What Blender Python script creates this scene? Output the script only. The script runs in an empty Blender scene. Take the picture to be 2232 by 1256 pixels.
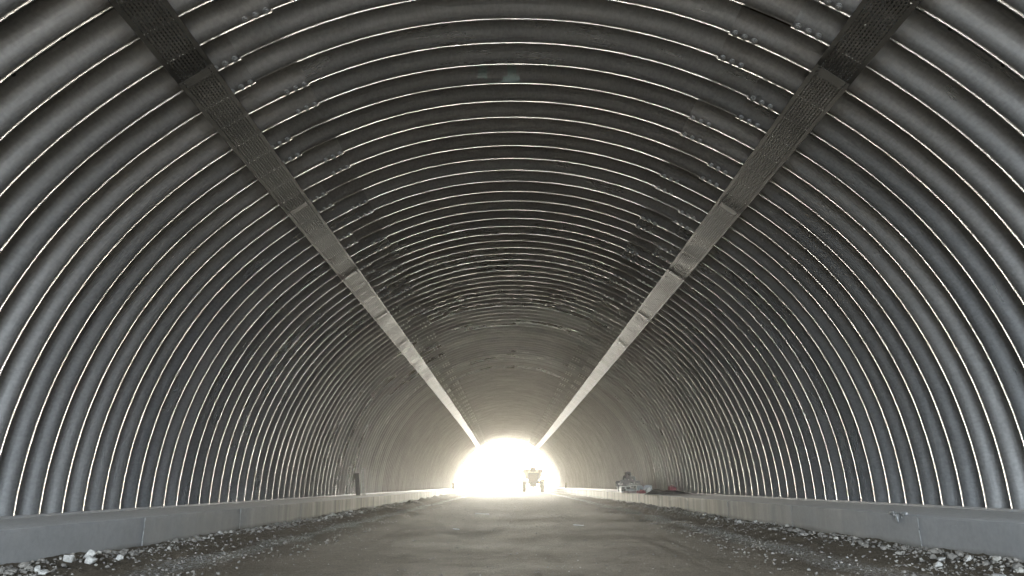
import bpy, bmesh, math, random
from mathutils import Matrix, Vector, noise
R = math.radians
C = bpy.context.scene.collection
SC = bpy.context.scene

# ------------------------------------------------------------------ camera, sky, sun, exposure
cam_d = bpy.data.cameras.new("camera")
cam_d.sensor_width = 36.0
cam_d.lens = 26.0
cam_d.clip_start = 0.05
cam_d.clip_end = 4000
cam = bpy.data.objects.new("camera", cam_d)
C.objects.link(cam)
CAMZ = 0.60
cam.matrix_world = Matrix.Translation((0, 0, CAMZ)) @ Matrix.Rotation(R(90 + 14.81), 4, 'X') @ Matrix.Rotation(-0.0067, 4, 'Z')
SC.camera = cam

SUN_EL, SUN_AZ = 44.0, 75.0          # azimuth measured from +Y (the far portal) towards +X
w = bpy.data.worlds.new("World")
SC.world = w
w.use_nodes = True
w.cycles.sampling_method = 'NONE'
wn = w.node_tree
sky = wn.nodes.new("ShaderNodeTexSky")
sky.sky_type = 'NISHITA'
sky.sun_disc = False
sky.sun_elevation = R(SUN_EL)
sky.sun_rotation = R(SUN_AZ)
sky.dust_density = 5.0
sky.air_density = 0.8
sky.ozone_density = 0.3
bg = wn.nodes["Background"]
bg.inputs[1].default_value = 0.15
wn.links.new(sky.outputs[0], bg.inputs[0])
sun_d = bpy.data.lights.new("sun", 'SUN')
sun_d.energy = 5.0
sun_d.angle = R(0.5)
sun_d.color = (1.0, 0.93, 0.82)
sun = bpy.data.objects.new("sun", sun_d)
sv = Vector((math.sin(R(SUN_AZ)) * math.cos(R(SUN_EL)), math.cos(R(SUN_AZ)) * math.cos(R(SUN_EL)), math.sin(R(SUN_EL))))
sun.rotation_euler = sv.to_track_quat('Z', 'Y').to_euler()
sun.location = (0, 90, 60)
C.objects.link(sun)
SC.view_settings.view_transform = 'Standard'
SC.view_settings.look = 'None'
SC.view_settings.gamma = 1.0
SC.view_settings.exposure = 4.35
cy = SC.cycles
cy.use_denoising = True
cy.max_bounces = 7
cy.diffuse_bounces = 4
cy.glossy_bounces = 5
cy.transparent_max_bounces = 24
cy.volume_bounces = 1
cy.sample_clamp_indirect = 0.10
cy.sample_clamp_direct = 2.0
cy.use_adaptive_sampling = False
cy.caustics_reflective = True
cy.blur_glossy = 0.1
cy.use_guiding = True
cy.use_light_tree = False
cy.use_surface_guiding = True
cy.use_volume_guiding = True
cy.guiding_training_samples = 64
cy.denoising_prefilter = 'ACCURATE'

# ------------------------------------------------------------------ measurements of the place
P = 0.381              # corrugation pitch
D0 = 5.98              # distance to the crest numbered 0
DEPTH = 0.14
ZC = 0.325             # height of the arch feet
Y_NEAR, Y_FAR = -8.0, 71.0
RTAB = [(0, 4.61), (15, 4.605), (25, 4.58), (34, 4.555), (43, 4.505), (52, 4.46), (60, 4.437), (72, 4.433), (90, 4.42)]


def bend(y):
    k = max(0.0, y / 62.5) ** 2
    return -0.42 * k, -0.10 * k


def rad(phi):
    a = phi if phi <= 90 else 180 - phi
    a = max(0.0, a)
    for (a0, r0), (a1, r1) in zip(RTAB, RTAB[1:]):
        if a <= a1:
            t = (a - a0) / (a1 - a0)
            return r0 + (r1 - r0) * t
    return RTAB[-1][1]


def rad_s(phi):
    return sum(rad(phi + d) * wt for d, wt in ((-6, 1), (-3, 2), (0, 3), (3, 2), (6, 1))) / 9.0


def arch(phi, y, dr):
    r = rad_s(phi) + dr
    bx, bz = bend(y)
    return Vector((-r * math.cos(R(phi)) + bx, y, ZC + r * math.sin(R(phi)) + bz))


# ------------------------------------------------------------------ helpers
def tag(o, label=None, cat=None, group=None, kind=None):
    if label: o['label'] = label
    if cat: o['category'] = cat
    if group: o['group'] = group
    if kind: o['kind'] = kind
    return o


def link(name, me, mat=None, parent=None, loc=None, rot=None):
    o = bpy.data.objects.new(name, me)
    C.objects.link(o)
    if mat is not None:
        me.materials.clear()
        me.materials.append(mat)
    if parent is not None: o.parent = parent
    if loc is not None: o.location = loc
    if rot is not None: o.rotation_euler = rot
    return o


def empty(name, loc=(0, 0, 0), rz=0.0):
    o = bpy.data.objects.new(name, None)
    o.empty_display_size = 0.2
    C.objects.link(o)
    o.location = loc
    o.rotation_euler = (0, 0, rz)
    return o


class MB:
    def __init__(s):
        s.bm = bmesh.new()

    def box(s, x0, x1, y0, y1, z0, z1, bev=0.0, mat=None, seg=1):
        b2 = bmesh.new()
        bmesh.ops.create_cube(b2, size=1)
        for v in b2.verts:
            v.co = Vector(((x0 + x1) / 2 + v.co.x * (x1 - x0), (y0 + y1) / 2 + v.co.y * (y1 - y0), (z0 + z1) / 2 + v.co.z * (z1 - z0)))
        if bev > 0:
            bmesh.ops.bevel(b2, geom=b2.edges[:], offset=bev, segments=seg, affect='EDGES', profile=0.6)
        s.add(b2, mat)
        return s

    def cyl(s, p0, p1, r0, r1=None, n=16, cap=True, bev=0):
        r1 = r0 if r1 is None else r1
        p0, p1 = Vector(p0), Vector(p1)
        d = p1 - p0
        b2 = bmesh.new()
        bmesh.ops.create_cone(b2, cap_ends=cap, segments=n, radius1=r0, radius2=r1, depth=d.length)
        m = Matrix.Translation((p0 + p1) / 2) @ d.to_track_quat('Z', 'Y').to_matrix().to_4x4()
        bmesh.ops.transform(b2, matrix=m, verts=b2.verts)
        s.add(b2)
        return s

    def lathe(s, prof, axis_p, axis_d, n=24):
        """prof: (distance along axis, radius) rings, closed loop"""
        q = Vector(axis_d).to_track_quat('Z', 'Y').to_matrix().to_4x4()
        m = Matrix.Translation(axis_p) @ q
        rings = []
        for (t, r) in prof:
            rings.append([s.bm.verts.new(m @ Vector((r * math.cos(2 * math.pi * i / n), r * math.sin(2 * math.pi * i / n), t))) for i in range(n)])
        for a, b in zip(rings, rings[1:]):
            for i in range(n):
                s.bm.faces.new((a[i], a[(i + 1) % n], b[(i + 1) % n], b[i]))
        return s

    def tube(s, pts, r, n=8):
        pts = [Vector(p) for p in pts]
        rings = []
        for i, p in enumerate(pts):
            d = (pts[min(i + 1, len(pts) - 1)] - pts[max(i - 1, 0)]).normalized()
            q = d.to_track_quat('Z', 'Y')
            rr = r[i] if isinstance(r, (list, tuple)) else r
            rings.append([s.bm.verts.new(p + q @ Vector((rr * math.cos(2 * math.pi * k / n), rr * math.sin(2 * math.pi * k / n), 0))) for k in range(n)])
        for a, b in zip(rings, rings[1:]):
            for k in range(n):
                s.bm.faces.new((a[k], a[(k + 1) % n], b[(k + 1) % n], b[k]))
        s.bm.faces.new(rings[0][::-1])
        s.bm.faces.new(rings[-1])
        return s

    def prism(s, poly, y0, y1, bev=0):
        """poly in (x,z), extruded along y"""
        b2 = bmesh.new()
        a = [b2.verts.new((x, y0, z)) for x, z in poly]
        b = [b2.verts.new((x, y1, z)) for x, z in poly]
        b2.faces.new(a)
        b2.faces.new(b[::-1])
        n = len(poly)
        for i in range(n):
            b2.faces.new((a[i], b[i], b[(i + 1) % n], a[(i + 1) % n]))
        bmesh.ops.recalc_face_normals(b2, faces=b2.faces)
        if bev: bmesh.ops.bevel(b2, geom=b2.edges[:], offset=bev, segments=1, affect='EDGES')
        s.add(b2)
        return s

    def add(s, b2, mat=None):
        if mat is not None: bmesh.ops.transform(b2, matrix=mat, verts=b2.verts)
        me = bpy.data.meshes.new("tmp")
        b2.to_mesh(me)
        b2.free()
        s.bm.from_mesh(me)
        bpy.data.meshes.remove(me)

    def mesh(s, name, smooth=False, ang=40):
        bmesh.ops.recalc_face_normals(s.bm, faces=s.bm.faces)
        me = bpy.data.meshes.new(name)
        if smooth:
            for f in s.bm.faces: f.smooth = True
            for e in s.bm.edges:
                if len(e.link_faces) == 2 and e.calc_face_angle(0) > R(ang): e.smooth = False
        s.bm.to_mesh(me)
        s.bm.free()
        return me

    def build(s, name, mat, parent=None, smooth=False, ang=40, loc=None, rot=None):
        return link(name, s.mesh(name, smooth, ang), mat, parent, loc, rot)


def grid_mesh(name, rows, uvs=None, smooth=True, flip=False):
    """rows: list of lists of Vector"""
    nr, nc = len(rows), len(rows[0])
    verts = [v for r in rows for v in r]
    faces = []
    for i in range(nr - 1):
        for j in range(nc - 1):
            a = i * nc + j
            f = (a, a + 1, a + nc + 1, a + nc)
            faces.append(f[::-1] if flip else f)
    me = bpy.data.meshes.new(name)
    me.from_pydata([tuple(v) for v in verts], [], faces)
    if uvs is not None:
        ul = me.uv_layers.new(name="UVMap")
        fl = [u for r in uvs for u in r]
        idx = [0] * len(me.loops)
        me.loops.foreach_get("vertex_index", idx)
        buf = []
        for k in idx: buf.extend(fl[k])
        ul.data.foreach_set("uv", buf)
    if smooth: me.polygons.foreach_set("use_smooth", [True] * len(me.polygons))
    me.update()
    return me


# ------------------------------------------------------------------ materials
class NT:
    def __init__(s, name):
        s.m = bpy.data.materials.new(name)
        s.m.use_nodes = True
        s.t = s.m.node_tree
        s.b = s.t.nodes["Principled BSDF"]
        s.out = s.t.nodes["Material Output"]

    def n(s, typ, **kw):
        nd = s.t.nodes.new("ShaderNode" + typ)
        for k, v in kw.items():
            if k.startswith('i_'):
                key = k[2:]
                key = int(key) if key.isdigit() else key.replace('_', ' ')
                s.put(v, nd.inputs[key])
            else: setattr(nd, k, v)
        return nd

    def put(s, v, sock):
        if isinstance(v, bpy.types.NodeSocket): s.t.links.new(v, sock)
        elif isinstance(v, bpy.types.Node): s.t.links.new(v.outputs[0], sock)
        else: sock.default_value = v

    def math(s, op, a, b=0.0, clamp=False):
        nd = s.t.nodes.new("ShaderNodeMath")
        nd.operation = op
        nd.use_clamp = clamp
        s.put(a, nd.inputs[0])
        if op not in ('FLOOR', 'ABSOLUTE', 'FRACT', 'SQRT'): s.put(b, nd.inputs[1])
        return nd.outputs[0]

    def noise(s, vec, scale, detail=4, rough=0.55, dist=0.0):
        nd = s.n("TexNoise")
        s.put(vec, nd.inputs["Vector"])
        nd.inputs["Scale"].default_value = scale
        nd.inputs["Detail"].default_value = detail
        nd.inputs["Roughness"].default_value = rough
        nd.inputs["Distortion"].default_value = dist
        return nd.outputs["Fac"]

    def ramp(s, fac, stops):
        nd = s.n("ValToRGB")
        s.put(fac, nd.inputs[0])
        el = nd.color_ramp.elements
        while len(el) > 1: el.remove(el[0])
        for i, (p, c) in enumerate(stops):
            e = el[0] if i == 0 else el.new(p)
            e.position = p
            e.color = (c[0], c[1], c[2], 1) if isinstance(c, (tuple, list)) else (c, c, c, 1)
        return nd.outputs[0]

    def mix(s, fac, a, b, blend='MIX'):
        nd = s.t.nodes.new("ShaderNodeMix")
        nd.data_type = 'RGBA'
        nd.blend_type = blend
        s.put(fac, nd.inputs[0])
        for v, k in ((a, 6), (b, 7)):
            if isinstance(v, tuple) and len(v) == 3: v = v + (1,)
            s.put(v, nd.inputs[k])
        return nd.outputs[2]

    def scale(s, vec, sx, sy, sz):
        nd = s.n("Mapping")
        s.put(vec, nd.inputs["Vector"])
        nd.inputs["Scale"].default_value = (sx, sy, sz)
        return nd.outputs[0]

    def bump(s, h, strength, dist, normal=None):
        nd = s.n("Bump")
        nd.inputs["Strength"].default_value = strength
        nd.inputs["Distance"].default_value = dist
        s.put(h, nd.inputs["Height"])
        if normal is not None: s.put(normal, nd.inputs["Normal"])
        return nd.outputs[0]

    def set(s, **kw):
        for k, v in kw.items():
            key = k.replace('_', ' ')
            if isinstance(v, tuple) and len(v) == 3: v = v + (1,)
            s.put(v, s.b.inputs[key])
        return s


def plain(name, col, rough=0.6, metal=0.0, var=0.25, scale=6.0, bump=0.0):
    t = NT(name)
    pos = t.n("TexCoord").outputs["Object"]
    nz = t.noise(pos, scale, 5, 0.6)
    c = t.ramp(nz, [(0.3, tuple(x * (1 - var) for x in col)), (0.7, tuple(min(1, x * (1 + var)) for x in col))])
    t.set(Base_Color=c, Roughness=t.ramp(nz, [(0.3, rough * 0.85), (0.7, min(1, rough * 1.12))]), Metallic=metal)
    if metal == 0 and rough >= 0.8: t.b.inputs['Specular IOR Level'].default_value = 0.15
    if bump: t.set(Normal=t.bump(t.noise(pos, scale * 4, 5, 0.6), bump, 0.01))
    return t.m


def galvanised():
    t = NT("galvanised_steel")
    uv = t.n("UVMap").outputs[0]                     # u: metres round the arch, v: metres along the tunnel
    rnd = t.n("ObjectInfo").outputs["Random"]
    sp = t.n("Separate" + "XYZ")
    t.put(uv, sp.inputs[0])
    off = t.n("CombineXYZ")
    t.put(t.math('MULTIPLY', rnd, 37.0), off.inputs[2])
    va = t.n("VectorMath", operation='ADD')
    t.put(uv, va.inputs[0]); t.put(off, va.inputs[1])
    vec = va.outputs[0]
    big = t.noise(t.scale(vec, 0.9, 3.0, 1), 1.3, 5, 0.6)             # slow blotches
    fine = t.noise(t.scale(vec, 1.0, 1.0, 1), 38.0, 3, 0.6)           # spangle
    scr = t.noise(t.scale(vec, 0.7, 11.0, 1), 2.6, 6, 0.7, 0.6)       # long scuffs round the arch
    c0 = t.ramp(big, [(0.30, (0.27, 0.274, 0.276)), (0.55, (0.38, 0.385, 0.388)), (0.75, (0.50, 0.505, 0.51))])
    c1 = t.mix(0.35, c0, t.ramp(fine, [(0.35, (0.28, 0.284, 0.286)), (0.65, (0.50, 0.505, 0.51))]))
    # warm tint on some plates
    warm = t.ramp(rnd, [(0.45, 0.0), (0.8, 0.55)])
    c2 = t.mix(warm, c1, t.mix(1.0, c1, (1.0, 0.95, 0.89), 'MULTIPLY'))
    c2 = t.mix(1.0, c2, t.ramp(t.math('FRACT', t.math('MULTIPLY', rnd, 7.31)), [(0.0, (0.82, 0.82, 0.82)), (1.0, (1.12, 1.12, 1.12))]), 'MULTIPLY')
    # soot and grease smudges
    sm = t.noise(t.scale(vec, 2.0, 8.0, 1), 1.0, 5, 0.62, 0.4)
    smf = t.ramp(sm, [(0.735, 0.0), (0.765, 0.8)])
    c3 = t.mix(smf, c2, (0.055, 0.055, 0.055))
    wh = t.ramp(scr, [(0.68, 0.0), (0.80, 0.22)])
    c4 = t.mix(wh, c3, (0.68, 0.68, 0.67))
    # marking paint sprayed on the crown
    wp = t.n("NewGeometry").outputs["Position"]
    ps = t.n("SeparateXYZ"); t.put(wp, ps.inputs[0])
    nzp = t.noise(wp, 9.0, 4, 0.6)

    def patch(x0, y0, hx, hy):
        dx = t.math('DIVIDE', t.math('ABSOLUTE', t.math('SUBTRACT', ps.outputs[0], x0)), hx)
        dy = t.math('DIVIDE', t.math('ABSOLUTE', t.math('SUBTRACT', ps.outputs[1], y0)), hy)
        d = t.math('ADD', t.math('MAXIMUM', dx, dy), t.math('MULTIPLY', t.math('SUBTRACT', nzp, 0.5), 1.3))
        up = t.math('GREATER_THAN', ps.outputs[2], 4.0)
        return t.math('MULTIPLY', t.math('LESS_THAN', d, 1.0), up)
    pm = patch(0.0, 6.98, 0.035, 0.14)
    for q in ((0.05, 6.98, 0.012, 0.13), (0.0, 7.08, 0.10, 0.03), (-0.30, 6.97, 0.05, 0.10), (-0.18, 7.3, 0.12, 0.03)): pm = t.math('MAXIMUM', pm, patch(*q))
    c5 = t.mix(t.math('MULTIPLY', pm, 0.24), c4, (0.16, 0.42, 0.36))
    rough = t.math('ADD', t.ramp(big, [(0.3, 0.30), (0.7, 0.25)]), t.math('MULTIPLY', t.math('SUBTRACT', scr, 0.5), 0.06))
    rough = t.math('ADD', rough, t.math('MULTIPLY', smf, 0.25))
    rough = t.math('ADD', rough, t.math('MULTIPLY', rnd, 0.05))
    t.set(Base_Color=c5, Metallic=t.math('SUBTRACT', 0.93, t.math('MULTIPLY', pm, 0.5)), Roughness=rough)
    dents = t.noise(t.scale(vec, 1.0, 2.2, 1), 2.4, 4, 0.55)
    n1 = t.bump(dents, 0.03, 0.035)
    n2 = t.bump(fine, 0.05, 0.002, n1)
    t.set(Normal=n2)
    return t.m


def tray_mat(slot_flange=False):
    t = NT("perforated_flange" if slot_flange else "perforated_tray")
    uv = t.n("UVMap").outputs[0]
    s = t.n("SeparateXYZ"); t.put(uv, s.inputs[0])
    x, y = s.outputs[0], s.outputs[1]
    if not slot_flange:
        px, py, hx, hy = 0.0262, 0.038, 0.0054, 0.0125
        row = t.math('FLOOR', t.math('DIVIDE', x, px))
        odd = t.math('MULTIPLY', t.math('MODULO', t.math('ADD', row, 200.0), 2.0), py * 0.5)
        fx = t.math('SUBTRACT', t.math('FRACT', t.math('DIVIDE', x, px)), 0.5)
        fy = t.math('SUBTRACT', t.math('FRACT', t.math('DIVIDE', t.math('ADD', y, odd), py)), 0.5)
        ax = t.math('MULTIPLY', t.math('ABSOLUTE', fx), px)
        ay = t.math('MULTIPLY', t.math('ABSOLUTE', fy), py)
        ay2 = t.math('MAXIMUM', t.math('SUBTRACT', ay, hy - hx), 0.0)
        d = t.math('SQRT', t.math('ADD', t.math('MULTIPLY', ax, ax), t.math('MULTIPLY', ay2, ay2)))
        hole = t.math('LESS_THAN', d, hx)
        edge = t.math('LESS_THAN', t.math('ABSOLUTE', x), 0.135)
        hole = t.math('MULTIPLY', hole, edge)
    else:
        py = 0.05
        fy = t.math('MULTIPLY', t.math('ABSOLUTE', t.math('SUBTRACT', t.math('FRACT', t.math('DIVIDE', y, py)), 0.5)), py)
        hole = t.math('MULTIPLY', t.math('LESS_THAN', fy, 0.013), t.math('LESS_THAN', t.math('ABSOLUTE', t.math('SUBTRACT', x, 0.03)), 0.0035))
    nz = t.noise(uv, 1.6, 5, 0.6)
    fine = t.noise(uv, 60, 3, 0.6)
    c = t.ramp(nz, [(0.3, (0.060, 0.055, 0.046)), (0.7, (0.105, 0.098, 0.084))])
    c = t.mix(0.3, c, t.ramp(fine, [(0.3, (0.06, 0.056, 0.048)), (0.7, (0.15, 0.143, 0.128))]))
    t.set(Base_Color=c, Metallic=0.85, Roughness=t.ramp(nz, [(0.3, 0.60), (0.7, 0.50)]))
    t.set(Normal=t.bump(t.noise(t.scale(uv, 0.6, 1.2, 1), 1.6, 2, 0.5), 0.2, 0.02))
    tr = t.n("BsdfTransparent")
    mx = t.n("MixShader")
    t.put(hole, mx.inputs[0])
    t.t.links.new(t.b.outputs[0], mx.inputs[1])
    t.t.links.new(tr.outputs[0], mx.inputs[2])
    t.t.links.new(mx.outputs[0], t.out.inputs[0])
    return t.m


def concrete():
    t = NT("cast_concrete")
    wp = t.n("NewGeometry").outputs["Position"]
    s = t.n("SeparateXYZ"); t.put(wp, s.inputs[0])
    rnd = t.n("ObjectInfo").outputs["Random"]
    n1 = t.noise(wp, 0.9, 6, 0.6)
    n2 = t.noise(wp, 22, 5, 0.65)
    streak = t.noise(t.scale(wp, 2.2, 2.2, 0.2), 1.6, 6, 0.65, 0.3)
    c = t.ramp(n1, [(0.3, (0.160, 0.164, 0.167)), (0.7, (0.229, 0.229, 0.229))])
    c = t.mix(0.25, c, t.ramp(n2, [(0.3, (0.125, 0.125, 0.125)), (0.7, (0.267, 0.267, 0.261))]))
    c = t.mix(t.math('MULTIPLY', rnd, 0.35), c, (0.178, 0.172, 0.155))
    # concrete turns to tan streaks farther in
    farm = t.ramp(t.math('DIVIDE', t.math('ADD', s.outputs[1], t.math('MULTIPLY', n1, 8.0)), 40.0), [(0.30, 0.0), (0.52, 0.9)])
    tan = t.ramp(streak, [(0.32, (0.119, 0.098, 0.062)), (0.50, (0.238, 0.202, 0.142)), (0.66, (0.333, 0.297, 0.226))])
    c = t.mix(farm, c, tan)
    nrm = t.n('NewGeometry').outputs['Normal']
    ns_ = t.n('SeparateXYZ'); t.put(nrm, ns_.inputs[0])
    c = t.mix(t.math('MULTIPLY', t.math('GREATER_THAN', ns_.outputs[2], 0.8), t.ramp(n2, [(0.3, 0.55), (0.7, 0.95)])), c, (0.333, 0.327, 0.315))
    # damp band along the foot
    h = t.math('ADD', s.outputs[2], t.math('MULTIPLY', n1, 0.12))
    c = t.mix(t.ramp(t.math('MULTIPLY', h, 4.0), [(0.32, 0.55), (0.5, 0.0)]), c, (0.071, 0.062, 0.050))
    t.set(Base_Color=c, Roughness=0.92)
    t.b.inputs['Specular IOR Level'].default_value = 0.2
    pits = t.n("TexVoronoi"); t.put(wp, pits.inputs["Vector"]); pits.inputs["Scale"].default_value = 14
    pit = t.ramp(pits.outputs["Distance"], [(0.05, 0.0), (0.11, 1.0)])
    keep = t.math('GREATER_THAN', t.noise(wp, 5, 2), 0.57)
    pit = t.math('MAXIMUM', pit, t.math('SUBTRACT', 1.0, keep))
    nn = t.bump(n2, 0.25, 0.006)
    t.set(Normal=t.bump(pit, 0.8, 0.008, nn))
    return t.m


def mud():
    t = NT("packed_mud")
    wp = t.n("NewGeometry").outputs["Position"]
    s = t.n("SeparateXYZ"); t.put(wp, s.inputs[0])
    ax = t.math('ABSOLUTE', s.outputs[0])
    n1 = t.noise(wp, 0.55, 6, 0.62)
    n2 = t.noise(wp, 9, 6, 0.7)
    n3 = t.noise(wp, 70, 4, 0.7)
    ln = t.noise(t.scale(wp, 1.0, 0.16, 1), 2.2, 6, 0.68, 0.5)      # smears along the drive
    cr = t.noise(t.scale(wp, 0.25, 1.6, 1), 0.9, 5, 0.6, 0.3)       # cross bands
    c = t.ramp(n1, [(0.3, (0.046, 0.036, 0.025)), (0.7, (0.129, 0.103, 0.072))])
    c = t.mix(0.4, c, t.ramp(ln, [(0.3, (0.037, 0.030, 0.020)), (0.7, (0.149, 0.122, 0.087))]))
    c = t.mix(0.3, c, t.ramp(cr, [(0.35, (0.040, 0.032, 0.020)), (0.65, (0.151, 0.120, 0.080))]))
    c = t.mix(0.45, c, t.ramp(n2, [(0.3, (0.029, 0.022, 0.016)), (0.7, (0.165, 0.136, 0.098))]))
    c = t.mix(0.5, c, t.ramp(n3, [(0.3, (0.025, 0.020, 0.014)), (0.7, (0.186, 0.155, 0.118))]))
    # chalky crushed stone on the verges
    nb = t.noise(t.scale(wp, 1.0, 0.35, 1), 1.5, 6, 0.7, 0.6)
    band = t.math('ADD', t.math('MULTIPLY', t.math('ABSOLUTE', t.math('SUBTRACT', ax, 2.62)), -1.15), 1.02)
    chalk = t.math('MULTIPLY', t.math('ADD', nb, band), 0.5)
    chalk = t.ramp(chalk, [(0.62, 0.0), (0.74, 1.0)])
    spk = t.ramp(t.noise(wp, 46, 5, 0.75), [(0.50, 0.0), (0.57, 1.0)])
    inside = t.math('LESS_THAN', ax, 3.9)
    c = t.mix(t.math('MULTIPLY', t.math('MULTIPLY', chalk, spk), inside), c, (0.40, 0.39, 0.37))
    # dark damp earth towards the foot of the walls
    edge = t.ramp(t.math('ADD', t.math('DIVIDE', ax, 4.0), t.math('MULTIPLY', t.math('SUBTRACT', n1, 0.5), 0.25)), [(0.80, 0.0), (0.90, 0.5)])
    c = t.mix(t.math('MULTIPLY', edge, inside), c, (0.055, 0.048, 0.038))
    # pale dusty ground out in the open
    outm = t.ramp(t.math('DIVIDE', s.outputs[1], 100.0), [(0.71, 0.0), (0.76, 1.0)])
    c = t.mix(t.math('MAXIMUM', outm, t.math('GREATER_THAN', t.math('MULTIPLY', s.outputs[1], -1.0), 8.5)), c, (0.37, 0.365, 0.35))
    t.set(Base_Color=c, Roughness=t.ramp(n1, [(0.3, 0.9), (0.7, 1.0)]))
    t.b.inputs['Specular IOR Level'].default_value = 0.06
    hh = t.math('ADD', t.math('MULTIPLY', n2, 0.6), t.math('MULTIPLY', n3, 0.4))
    nn = t.bump(hh, 1.0, 0.06)
    t.set(Normal=t.bump(t.noise(wp, 190, 3, 0.7), 0.35, 0.006, nn))
    return t.m


M = {}
M['galv'] = galvanised()
M['tray'] = tray_mat()
M['flange'] = tray_mat(True)
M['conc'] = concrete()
M['mud'] = mud()
M['bolt'] = plain("bolt_zinc", (0.50, 0.50, 0.49), 0.32, 0.9, 0.2, 40)
M['joint'] = plain("joint_steel", (0.09, 0.085, 0.075), 0.5, 0.8, 0.2, 9)
M['channel'] = plain("channel_steel", (0.20, 0.20, 0.20), 0.8, 0.3, 0.25, 5)
M['mortar'] = plain("pale_mortar", (0.21, 0.208, 0.20), 0.85, 0, 0.2, 30, 0.5)
M['rock_pale'] = plain("limestone", (0.30, 0.288, 0.265), 0.85, 0, 0.3, 3, 0.7)
M['rock_dark'] = plain("dark_stone", (0.12, 0.11, 0.097), 0.85, 0, 0.35, 9, 0.7)
M['rock_grit'] = plain("grit", (0.20, 0.188, 0.165), 0.85, 0, 0.4, 9)
M['board'] = plain("weathered_timber", (0.24, 0.215, 0.18), 0.8, 0, 0.3, 7, 0.4)
M['board_dark'] = plain("dark_timber", (0.055, 0.05, 0.045), 0.8, 0, 0.3, 7, 0.4)
M['block'] = plain("grey_bracket_paint", (0.075, 0.073, 0.075), 0.6, 0.2, 0.25, 12)
M['block_light'] = plain("pale_fitting", (0.17, 0.18, 0.19), 0.5, 0.2, 0.2, 12)
M['white'] = plain("white_plastic", (0.38, 0.375, 0.36), 0.5, 0, 0.1, 8)
M['pink'] = plain("dusty_cardboard", (0.22, 0.175, 0.165), 0.8, 0, 0.2, 10)
M['red'] = plain("red_plastic", (0.15, 0.03, 0.04), 0.6, 0, 0.2, 8)
M['tarp'] = plain("black_tarpaulin", (0.018, 0.018, 0.022), 0.42, 0, 0.3, 10)
M['yellow'] = plain("dusty_yellow_paint", (0.20, 0.17, 0.11), 0.7, 0.0, 0.2, 6)
M['dark'] = plain("dark_iron", (0.07, 0.062, 0.05), 0.6, 0.4, 0.25, 9)
M['tyre'] = plain("muddy_rubber", (0.085, 0.072, 0.055), 0.85, 0, 0.3, 9)
M['lens'] = plain("lamp_lens", (0.72, 0.70, 0.64), 0.2, 0, 0.05, 9)
M['amber'] = plain("amber_lens", (0.75, 0.33, 0.05), 0.25, 0, 0.05, 9)


# ------------------------------------------------------------------ ground (one sheet to the horizon)
def axis_pts(breaks):
    out = []
    for (a, b, st) in breaks:
        n = max(1, int(round((b - a) / st)))
        out += [a + (b - a) * i / n for i in range(n)]
    out.append(breaks[-1][1])
    return out


def ground_z(x, y):
    bx, bz = bend(y)
    if abs(x) > 4.3 or y < -7.5 or y > 90: return bz if y < 90 else bend(90)[1]
    ax = abs(x)
    v = Vector((x, y, 0))
    z = bz - 0.02
    z += 0.020 * noise.noise(v * Vector((0.5, 0.5, 1)).x)
    lane = max(0.0, min(1.0, (ax - 1.9) / 1.3))
    z += (0.010 + 0.028 * lane) * noise.noise(Vector((x * 2.3, y * 1.1, 3)))
    z += (0.003 + 0.018 * lane) * noise.noise(Vector((x * 9, y * 6, 7)))
    z += 0.008 * lane * noise.noise(Vector((x * 24, y * 20, 1)))
    # wheel ruts with tread bars
    for rx, wd, dp, drift in ((1.45, 0.05, 0.010, 0.02), (1.66, 0.04, 0.009, 0.025), (-1.30, 0.045, 0.009, -0.02), (-1.52, 0.05, 0.010, -0.015)):
        c = rx + drift * (y - 6)
        d = (x - c) / wd
        if abs(d) < 2.5 and y < 16:
            fade = 0.55 * max(0.0, min(1.0, (16 - y) / 6)) * (0.6 + 0.4 * noise.noise(Vector((x, y * 0.7, 31))))
            z += fade * dp * (-math.exp(-d * d) + 0.5 * math.exp(-(abs(d) - 1.4) ** 2 * 4))
            z += fade * 0.007 * math.exp(-d * d * 1.5) * math.sin(y * 2 * math.pi / 0.12 + 3 * d)
    # loose earth heaped against the footings
    e = max(0.0, (ax - 3.05) / 0.7)
    z += 0.055 * e * e * (1.0 + 1.1 * noise.noise(Vector((x * 0.8, y * 0.55, 11))))
    return z


xs = axis_pts([(-44, -8, 12), (-8, -4.2, 0.95), (-4.2, 4.2, 0.045), (4.2, 8, 0.95), (8, 44, 12)])
ys = axis_pts([(-36, -15, 7), (-15, 3.2, 0.5), (3.2, 11, 0.032), (11, 20, 0.075), (20, 36, 0.2), (36, 80, 0.6), (80, 203, 20)])
g_rows = [[Vector((x, y, ground_z(x, y))) for x in xs] for y in ys]
ground = link("ground", grid_mesh("ground", g_rows), M['mud'])
tag(ground, kind="structure")


# ------------------------------------------------------------------ glowing panels added past both portals to light the tunnel
PANEL_FAR, PANEL_NEAR = 34.0, 3.3


def sky_panel(y0, sgn, radius, half, top, col, power):
    sr = [[Vector((radius * math.sin(R(-half + 2 * half * i / 18)), y0 + sgn * radius * math.cos(R(-half + 2 * half * i / 18)), -1.6 + top * j / 6)) for i in range(19)] for j in range(7)]
    m_ = bpy.data.materials.new("sky_light_panel")
    m_.use_nodes = True
    t_ = m_.node_tree
    t_.nodes.clear()
    o_ = t_.nodes.new("ShaderNodeOutputMaterial")
    e_ = t_.nodes.new("ShaderNodeEmission")
    e_.inputs[0].default_value = col + (1,)
    e_.inputs[1].default_value = power
    t_.links.new(e_.outputs[0], o_.inputs[0])
    m_.cycles.emission_sampling = 'FRONT_BACK'
    tag(link("added_light_panel", grid_mesh("added_light_panel", sr, None, True), m_), kind="structure")  # added light panel standing in front of the world sky


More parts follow.
